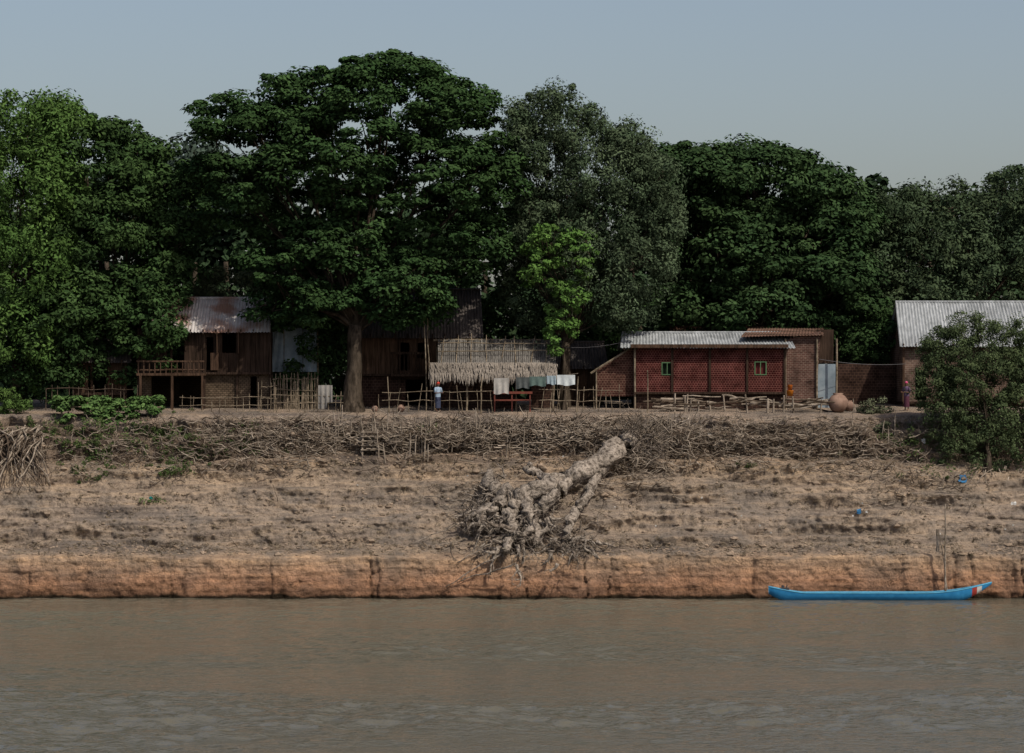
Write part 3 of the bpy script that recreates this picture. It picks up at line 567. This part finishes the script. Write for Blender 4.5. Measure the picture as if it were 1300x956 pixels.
for i in range(3600):
    py = random.choice([U(530, 700), U(692, 705), U(560, 600)]); p = S(U(-10, 1310), py); s_ = U(.025, .1)*(2.2 if U(0,1) < .08 else 1)
    mb.add([p+Vector((v.x*U(.7,1.5), v.y, v.z*U(.4,1)))*s_ for v in ico], icf)
mb.build('dirt_clods', mat_noise('clod', (.14,.11,.082), (.31,.24,.18), 2))
LC = [(.6,.6,.58),(.05,.18,.36),(.4,.4,.38),(.02,.28,.28),(.4,.3,.1)]
mbs = MB()
for (px, py, k, s_) in [(1222,608,1,.22),(1090,649,1,.13),(192,633,3,.11),(902,553,0,.12),(1172,560,0,.12),(1287,640,0,.13),(1100,650,0,.07)]+[(random.gauss(900,300), U(540,700), random.choice([0,2,2]), U(.03,.05)) for _ in range(30)]:
    p = S(px, py, .06); mbs.grid([[p+Vector(((u-1.5)*s_*.6+U(-.3,.3)*s_, U(-.4,.2)*s_, (v-1.5)*s_*.6+U(-.3,.3)*s_)) for u in range(4)] for v in range(4)], k)
mbs.build('litter', [cloth('litter_%d' % i, c) for i, c in enumerate(LC)])
# ---------------------------------------------------------------- fallen tree
e = empty('fallen_tree', S(720, 640)); mb = MB()
def limb(pts, n=18, j=.09, mi=0, gr=.17):
    Pt = [(S(px, py, off), r*.0415) for px, py, off, r in pts]; out = []; ra = []
    for i in range(len(Pt)-1):
        for t in (0, .2, .4, .6, .8):
            p = Pt[i][0].lerp(Pt[i+1][0], t); out.append(p+Vector((U(-j,j), U(-j,j), U(-j,j)))*min(1, Pt[i][1]*3)); ra.append((Pt[i][1]*(1-t)+Pt[i+1][1]*t)*U(.85, 1.15))
    out.append(Pt[-1][0]); ra.append(Pt[-1][1]); mb.tube(out, ra, n, lump=.06, groove=gr, mi=mi)
def clear(p):
    for _ in range(8):
        if BV.ray_cast(p+Vector((0,0,.02)), Vector((0,-1,.0)))[0] is not None and BV.ray_cast(p, Vector((0,0,1)))[0] is not None: p = p+Vector((0,-.15,.05))
        else: break
    return p
def gnarl(p, d, L, r, depth, bend=.55, grav=.15, mi=0):
    st = max(.12, min(.22, r*2)); n = max(3, int(L/st)); pts = [p]; rr = [r]; d = d.normalized(); kids = []
    for i in range(n):
        d = (d+Vector((random.gauss(0,bend), random.gauss(0,bend)*.6, random.gauss(0,bend)))*.55+Vector((0,-.03,-grav*.4))).normalized(); p = clear(p+d*st); pts.append(p); rr.append(max(.01, r*(1-.8*(i+1)/n)*U(.8,1.2)))
        if depth > 0 and random.random() < .4: kids.append((p, (d+Vector((random.gauss(0,.8), random.gauss(0,.6), random.gauss(0,.8)))), L*(1-i/n)*U(.35,.75), rr[-1]*U(.5,.8)))
    mb.tube(pts, rr, 9 if r > .1 else (7 if r > .05 else 5), lump=.12, mi=mi)
    for k in kids: gnarl(*k, depth-1, bend, grav, mi)
limb([(816,544,.3,8),(798,560,.9,13),(777,577,1.2,13),(748,596,1.4,14),(720,610,1.7,14),(692,618,1.8,12),(668,626,1.9,11),(645,632,1.8,10),(628,640,1.5,7)])
limb([(772,583,1.1,7),(758,605,1.3,7),(748,625,1.4,6),(733,645,1.4,6),(724,662,1.3,6),(718,685,1.0,5)])
limb([(722,612,1.6,9),(700,630,1.9,8),(686,645,1.8,7),(676,660,1.6,6)])
limb([(705,612,1.6,7),(684,600,1.6,5),(670,597,1.5,6),(672,589,1.4,4)])
limb([(650,632,1.8,9),(632,620,1.8,9),(617,614,1.6,7),(622,600,1.5,5)], gr=.22)
limb([(640,636,1.8,9),(620,648,1.8,8),(604,656,1.5,5)], gr=.22)
limb([(655,636,1.9,9),(648,655,1.9,8),(652,675,1.7,7),(640,700,1.2,5)], gr=.22)
limb([(668,634,1.9,7),(672,655,1.9,6),(682,672,1.6,5),(680,690,1.1,3)], gr=.22)
V3 = Vector
for (px, py, off, n, L, r, dx, dz, gr, sx, sy) in [(640,638,2.0,14,1.7,.19,-.3,-.7,.2,14,8),(650,660,1.9,18,1.8,.16,0,-.8,.2,16,12),(668,655,1.8,12,1.4,.14,.1,-.8,.2,10,10),(640,690,1.2,16,1.3,.12,-.1,-.5,.2,18,12),
        (618,622,1.7,12,1.3,.13,-.7,.2,.05,10,10),(610,645,1.6,10,1.3,.11,-.9,-.2,.1,8,10),(722,685,1.2,16,1.1,.14,0,-.4,.15,14,9),(742,692,.9,12,1.0,.10,.6,-.1,.1,10,6),(700,692,1.0,10,.9,.10,-.5,-.3,.1,8,8),(690,655,1.6,8,1.2,.1,.2,-.8,.2,10,8)]:
    for i in range(n): gnarl(S(px+random.gauss(0,sx), py+random.gauss(0,sy), off*U(.6,1.1)), V3((dx+random.gauss(0,.6), U(-.3,.2), dz+random.gauss(0,.45))), L*U(.6,1.2), r*U(.45,1.25), 2, .5, gr, random.choice([0,0,1]))
for (px, py, off, n, L, r, sx, sy) in [(645,660,2.1,70,1.1,.05,24,24),(725,688,1.4,50,.8,.045,20,13),(612,635,1.8,30,1.1,.045,12,14)]:
    for i in range(n): gnarl(S(px+random.gauss(0,sx), py+random.gauss(0,sy), off*U(.7,1.1)), V3((random.gauss(0,1), U(-.6,.1), random.gauss(-.4,.8))), L*U(.5,1.3), r*U(.5,1.3), 1, .6, .2, random.choice([0,0,1]))
for i in range(60): gnarl(S(808+random.gauss(0,7), 560+random.gauss(0,9), U(.5,1.2)), V3((U(-.4,1.1), U(-.4,.3), U(-1,1.0))), U(.8,2.2), U(.025,.065), 2, .35, 0, random.choice([0,1,1]))
for i in range(26): gnarl(S(770+random.gauss(0,20), 590+random.gauss(0,8), U(.3,.9)), V3((U(-.6,1.1), U(-.4,.3), U(-1,.6))), U(.5,1.5), U(.02,.045), 1, .4, .1, 1)
for (a, b_) in (((610,655),(518,692)),((600,660),(560,640)),((615,640),(540,630)),((625,690),(580,715)),((612,670),(590,735)),((640,700),(565,745)),((655,715),(580,740)),((600,640),(565,672))):
    mb.wob(S(a[0],a[1],1.0), S(b_[0],b_[1],.15), .045, .02, 6, .08, 5)
mb.build('trunk_and_roots', [DEADWOOD, DEADDARK], e, True)
# ---------------------------------------------------------------- boat
e = empty('blue_longboat', W(1115, 758, -1.0)); mb = MB(); x0 = X(976,-1); x1 = X(1259,-1); n = 44
def st(t, k=0):
    bx = x0+(x1-x0)*t; hw = .52*(max(0.0, math.sin(math.pi*min(1, max(0, t*.93+.05))))**.55)+.03
    sheer = .36+.52*max(0, (t-.7)/.3)**1.8+.3*max(0, (.16-t)/.16)**1.3; keel = -.12+.93*max(0, (t-.84)/.16)**1.5+.42*max(0, (.08-t)/.08)**1.3
    return bx, hw*(1-.85*max(0, (t-.85)/.15)**1.5), sheer, keel
for part, (d, mi) in enumerate(((0, 0), (.05, 1))):
    for i in range(n):
        for_ = []
        for t in (i/n, (i+1)/n):
            bx, hw, sh, ke = st(t); hw = max(.01, hw-d); ke = min(ke+d, sh-.02)
            for_.append([(bx, -1+hw*math.sin(a), ke+(sh-ke)*(1-math.cos(a)) if abs(a) < 1.57 else sh) for a in np.linspace(-math.pi/2, math.pi/2, 11)])
        t = (i+.5)/n; mm = mi
        if part == 0 and (.90 < t < .925): mm = 2
        if part == 0 and (.925 < t < .945): mm = 3
        mb.grid(for_, mm)
for s_ in (-1, 1):
    mb.tube([(st(i/n)[0], -1+s_*(st(i/n)[1]-.02), st(i/n)[2]+.01) for i in range(n+1)], .035, 6, 4)
mb.build('hull', [BLUEP, mat_noise('boat_inside', (.05,.20,.33), (.12,.28,.40), 3), REDP, WHITEP, mat_plain('light_blue_rail', (.07,.29,.45))], e, True)
mb = MB()
for t in (.2, .32, .45, .58, .7, .82): bx, hw, sh, ke = st(t); mb.box((bx-.1, -1-hw+.06, sh-.12), (bx+.1, -1+hw-.06, sh-.08))
mb.build('thwarts', PLANK2, e)
mb = MB(); bx, hw, sh, ke = st(.07); mb.box((bx-.22, -1.16, sh-.08), (bx+.22, -.84, sh+.12)); mb.tube([(bx-.08,-1,sh+.12),(bx-.06,-1,sh+.24)], .08, 8); mb.tube([(bx+.1,-1,sh+.1),(bx+.14,-1,sh+.27)], .03, 6)
mb.wob((bx-.2,-1,sh), (bx-1.0,-1,-.1), .025, .02, 4, 0); mb.tube([(bx-1.02,-1,-.14),(bx-.96,-1,-.08)], [.09,.03], 6); mb.build('outboard_motor', METAL, e)
mb = MB(); mb.wob((X(1200,-.6), -.6, -.6), W(1200,640,-.6), .055, .035, 5, .03); mb.wob((X(1206,-.6), -.6, -.3), W(1192,672,-.4), .03, .02, 4, .04); mb.wob(W(1190,700,-.2), W(1190,672,-.2), .1, .06, 4, .04); mb.build('mooring_pole', STICK)
# ---------------------------------------------------------------- people
SKIN = mat_plain('skin', (.16,.085,.055), .6); HAIR = mat_plain('black_hair', (.012,.01,.009), .5)
def person(name, base, face, shirt, skirt, hat, arm='down', h=1.6):
    e = empty(name, base); k = h/1.65
    rot = Matrix.Rotation(face, 4, 'Z')
    def T(p): return rot @ (Vector(p)*k)+base
    vs = [(0,0,.88),(0,.01,1.08),(0,0,1.27),(0,0,1.40),(0,-.01,1.47)]; rd = [.125,.11,.13,.055,.05]; ed = [(0,1),(1,2),(2,3),(3,4)]
    for s_ in (-1, 1):
        i = len(vs); hand = (s_*.22,-.08,.80) if arm == 'down' else (s_*.12,-.34,1.08)
        elb = (s_*.23,.02,1.07) if arm == 'down' else (s_*.22,-.06,1.06)
        vs += [(s_*.17,0,1.35), elb, hand]; rd += [.055,.042,.028]; ed += [(2,i),(i,i+1),(i+1,i+2)]
        j = len(vs); vs += [(s_*.09,0,.84),(s_*.1,-.02,.47),(s_*.1,.02,.08),(s_*.11,-.14,.035)]; rd += [.085,.055,.035,.032]; ed += [(0,j),(j,j+1),(j+1,j+2),(j+2,j+3)]
    me = bpy.data.meshes.new('body'); me.from_pydata([T(v) for v in vs], ed, []); me.materials.append(SKIN); o = bpy.data.objects.new('body', me); COL.objects.link(o); parent_to(o, e)
    o.modifiers.new('Skin', 'SKIN')
    for i, r in enumerate(rd): o.data.skin_vertices[0].data[i].radius = (r*k, r*k*(.75 if i in (0,1,2) else 1))
    o.data.skin_vertices[0].data[0].use_root = True
    sb = o.modifiers.new('Sub', 'SUBSURF'); sb.levels = 1; sb.render_levels = 1
    mb = MB()
    for s_ in (-1, 1):
        hx = Vector((s_*.22,-.08,.80) if arm == 'down' else (s_*.12,-.34,1.08)); dr = Vector((0,-.12,-1)) if arm == 'down' else Vector((-s_*.3,-1,0)); dr.normalize(); sd = Vector((0,1,0)) if arm == 'down' else Vector((1,0,0))
        mb.tube([T(hx), T(hx+dr*.045), T(hx+dr*.085)], [.026*k,.036*k,.03*k], 8, squash=.6)
        for f, L_ in zip((-1.5,-.5,.5,1.5), (.06,.075,.07,.055)):
            a = hx+dr*.08+sd*f*.017; mb.tube([T(a), T(a+dr*L_*.5), T(a+dr*L_+Vector((-s_*.02,0,0)))], [.009*k,.008*k,.006*k], 5)
        a = hx+dr*.03+sd*-.03; mb.tube([T(a), T(a+dr*.03-sd*.02), T(a+dr*.055-sd*.025)], [.011*k,.009*k,.007*k], 5)
    rings = []
    for i in range(11):
        v = i/10; z_ = 1.44+.225*v; w = math.sin(math.pi*(.12+.83*v))**.6
        rings.append([T((.075*w*math.cos(a), -.015+.095*w*math.sin(a)*(1+(.16 if (abs(a-3*math.pi/2)<.3 and .35<v<.55) else 0)), z_)) for a in np.linspace(0, 2*math.pi, 16, endpoint=False)])
    mb.loft(rings)
    for s_ in (-1, 1): mb.tube([T((s_*.072,0,1.53)), T((s_*.085,.01,1.55)), T((s_*.074,.0,1.58))], [.012*k,.016*k,.01*k], 6)
    mb.build('head_and_hands', SKIN, e, True)
    mb = MB()
    for s_ in (-1, 1): mb.tube([T((s_*.03,-.1,1.565)), T((s_*.03,-.112,1.565))], .011*k, 6)
    mb.tube([T((-.025,-.105,1.495)), T((.025,-.105,1.495))], .006*k, 5)
    mb.build('eyes_and_mouth', HAIR, e)
    mb = MB(); rings = []
    for z_, f in ((1.56,1.1),(1.6,1.16),(1.65,1.05),(1.68,.7),(1.69,.2)): rings.append([T((.082*f*math.cos(a), .0+.1*f*math.sin(a), z_+(.02 if math.sin(a) < 0 else -.03))) for a in np.linspace(0,2*math.pi,16,endpoint=False)])
    mb.loft(rings); mb.build('headscarf', hat, e, True)
    mb = MB(); rings = []
    for z_, a_, b_ in ((.84,.17,.13),(.95,.165,.125),(1.1,.155,.12),(1.25,.175,.13),(1.34,.18,.12),(1.4,.10,.085),(1.415,.06,.06)): rings.append([T((a_*math.cos(a), b_*math.sin(a), z_)) for a in np.linspace(0,2*math.pi,18,endpoint=False)])
    mb.loft(rings, cap=False)
    for s_ in (-1, 1):
        elb = (s_*.23,.02,1.09) if arm == 'down' else (s_*.22,-.05,1.09); mb.tube([T((s_*.13,0,1.36)), T((s_*.18,0,1.33)), T(elb)], [.06*k,.068*k,.058*k], 8)
    mb.build('shirt', shirt, e, True)
    mb = MB(); rings = []
    for z_, a_, b_ in ((.22,.17,.14),(.4,.165,.135),(.6,.17,.14),(.8,.165,.135),(.92,.155,.12)): rings.append([T((a_*math.cos(a)*(1+.06*math.cos(5*a)*(1-z_)), b_*math.sin(a), z_)) for a in np.linspace(0,2*math.pi,24,endpoint=False)])
    mb.loft(rings, cap=False); mb.build('longyi', skirt, e, True)
    return e
p = GY(556, 11.8); p.z += .1; person('man', p, math.radians(35), cloth('blue_shirt', (.26,.34,.43)), cloth('dark_longyi', (.05,.06,.10)), cloth('red_cap', (.45,.06,.04)), 'fwd', 1.6)
p = GY(1151, 13.5); p.z += .1; person('woman', p, math.radians(-40), cloth('violet_shirt', (.12,.08,.14)), cloth('brown_longyi', (.10,.04,.06)), cloth('pink_scarf', (.6,.1,.22)), 'fwd', 1.58)
# ---------------------------------------------------------------- light, sky, camera
sd = Vector((.50, -.58, .95)).normalized(); el = math.asin(sd.z); rot = math.atan2(sd.x, sd.y)
w = bpy.data.worlds.new('World'); sc.world = w; w.use_nodes = True; nt = w.node_tree
sk = nt.nodes.new('ShaderNodeTexSky'); sk.sky_type = 'NISHITA'; sk.sun_disc = False; sk.sun_elevation = el; sk.sun_rotation = rot; sk.air_density = 1.0; sk.dust_density = 3; sk.ozone_density = 2.0
bgn = nt.nodes['Background']; bgn.inputs[1].default_value = .122; nt.links.new(mix(nt, 1.0, sk.outputs[0], (1.04, .95, .90), 'MULTIPLY'), bgn.inputs[0])
l = bpy.data.lights.new('sun', 'SUN'); l.energy = 3.8; l.angle = math.radians(.6); l.color = (1, .92, .79); lo = bpy.data.objects.new('sun', l); COL.objects.link(lo); lo.rotation_euler = sd.to_track_quat('Z', 'Y').to_euler(); lo.location = (30, -30, 50)
cd = bpy.data.cameras.new('camera'); co = bpy.data.objects.new('camera', cd); COL.objects.link(co); co.location = CAM; co.rotation_euler = (math.radians(90), 0, 0)
cd.sensor_width = 36; cd.lens = 36*150/52; cd.shift_y = (510-478)/1300; cd.clip_start = 1; cd.clip_end = 6000; sc.camera = co
sc.view_settings.view_transform = 'Standard'; sc.view_settings.look = 'None'; sc.view_settings.exposure = 0
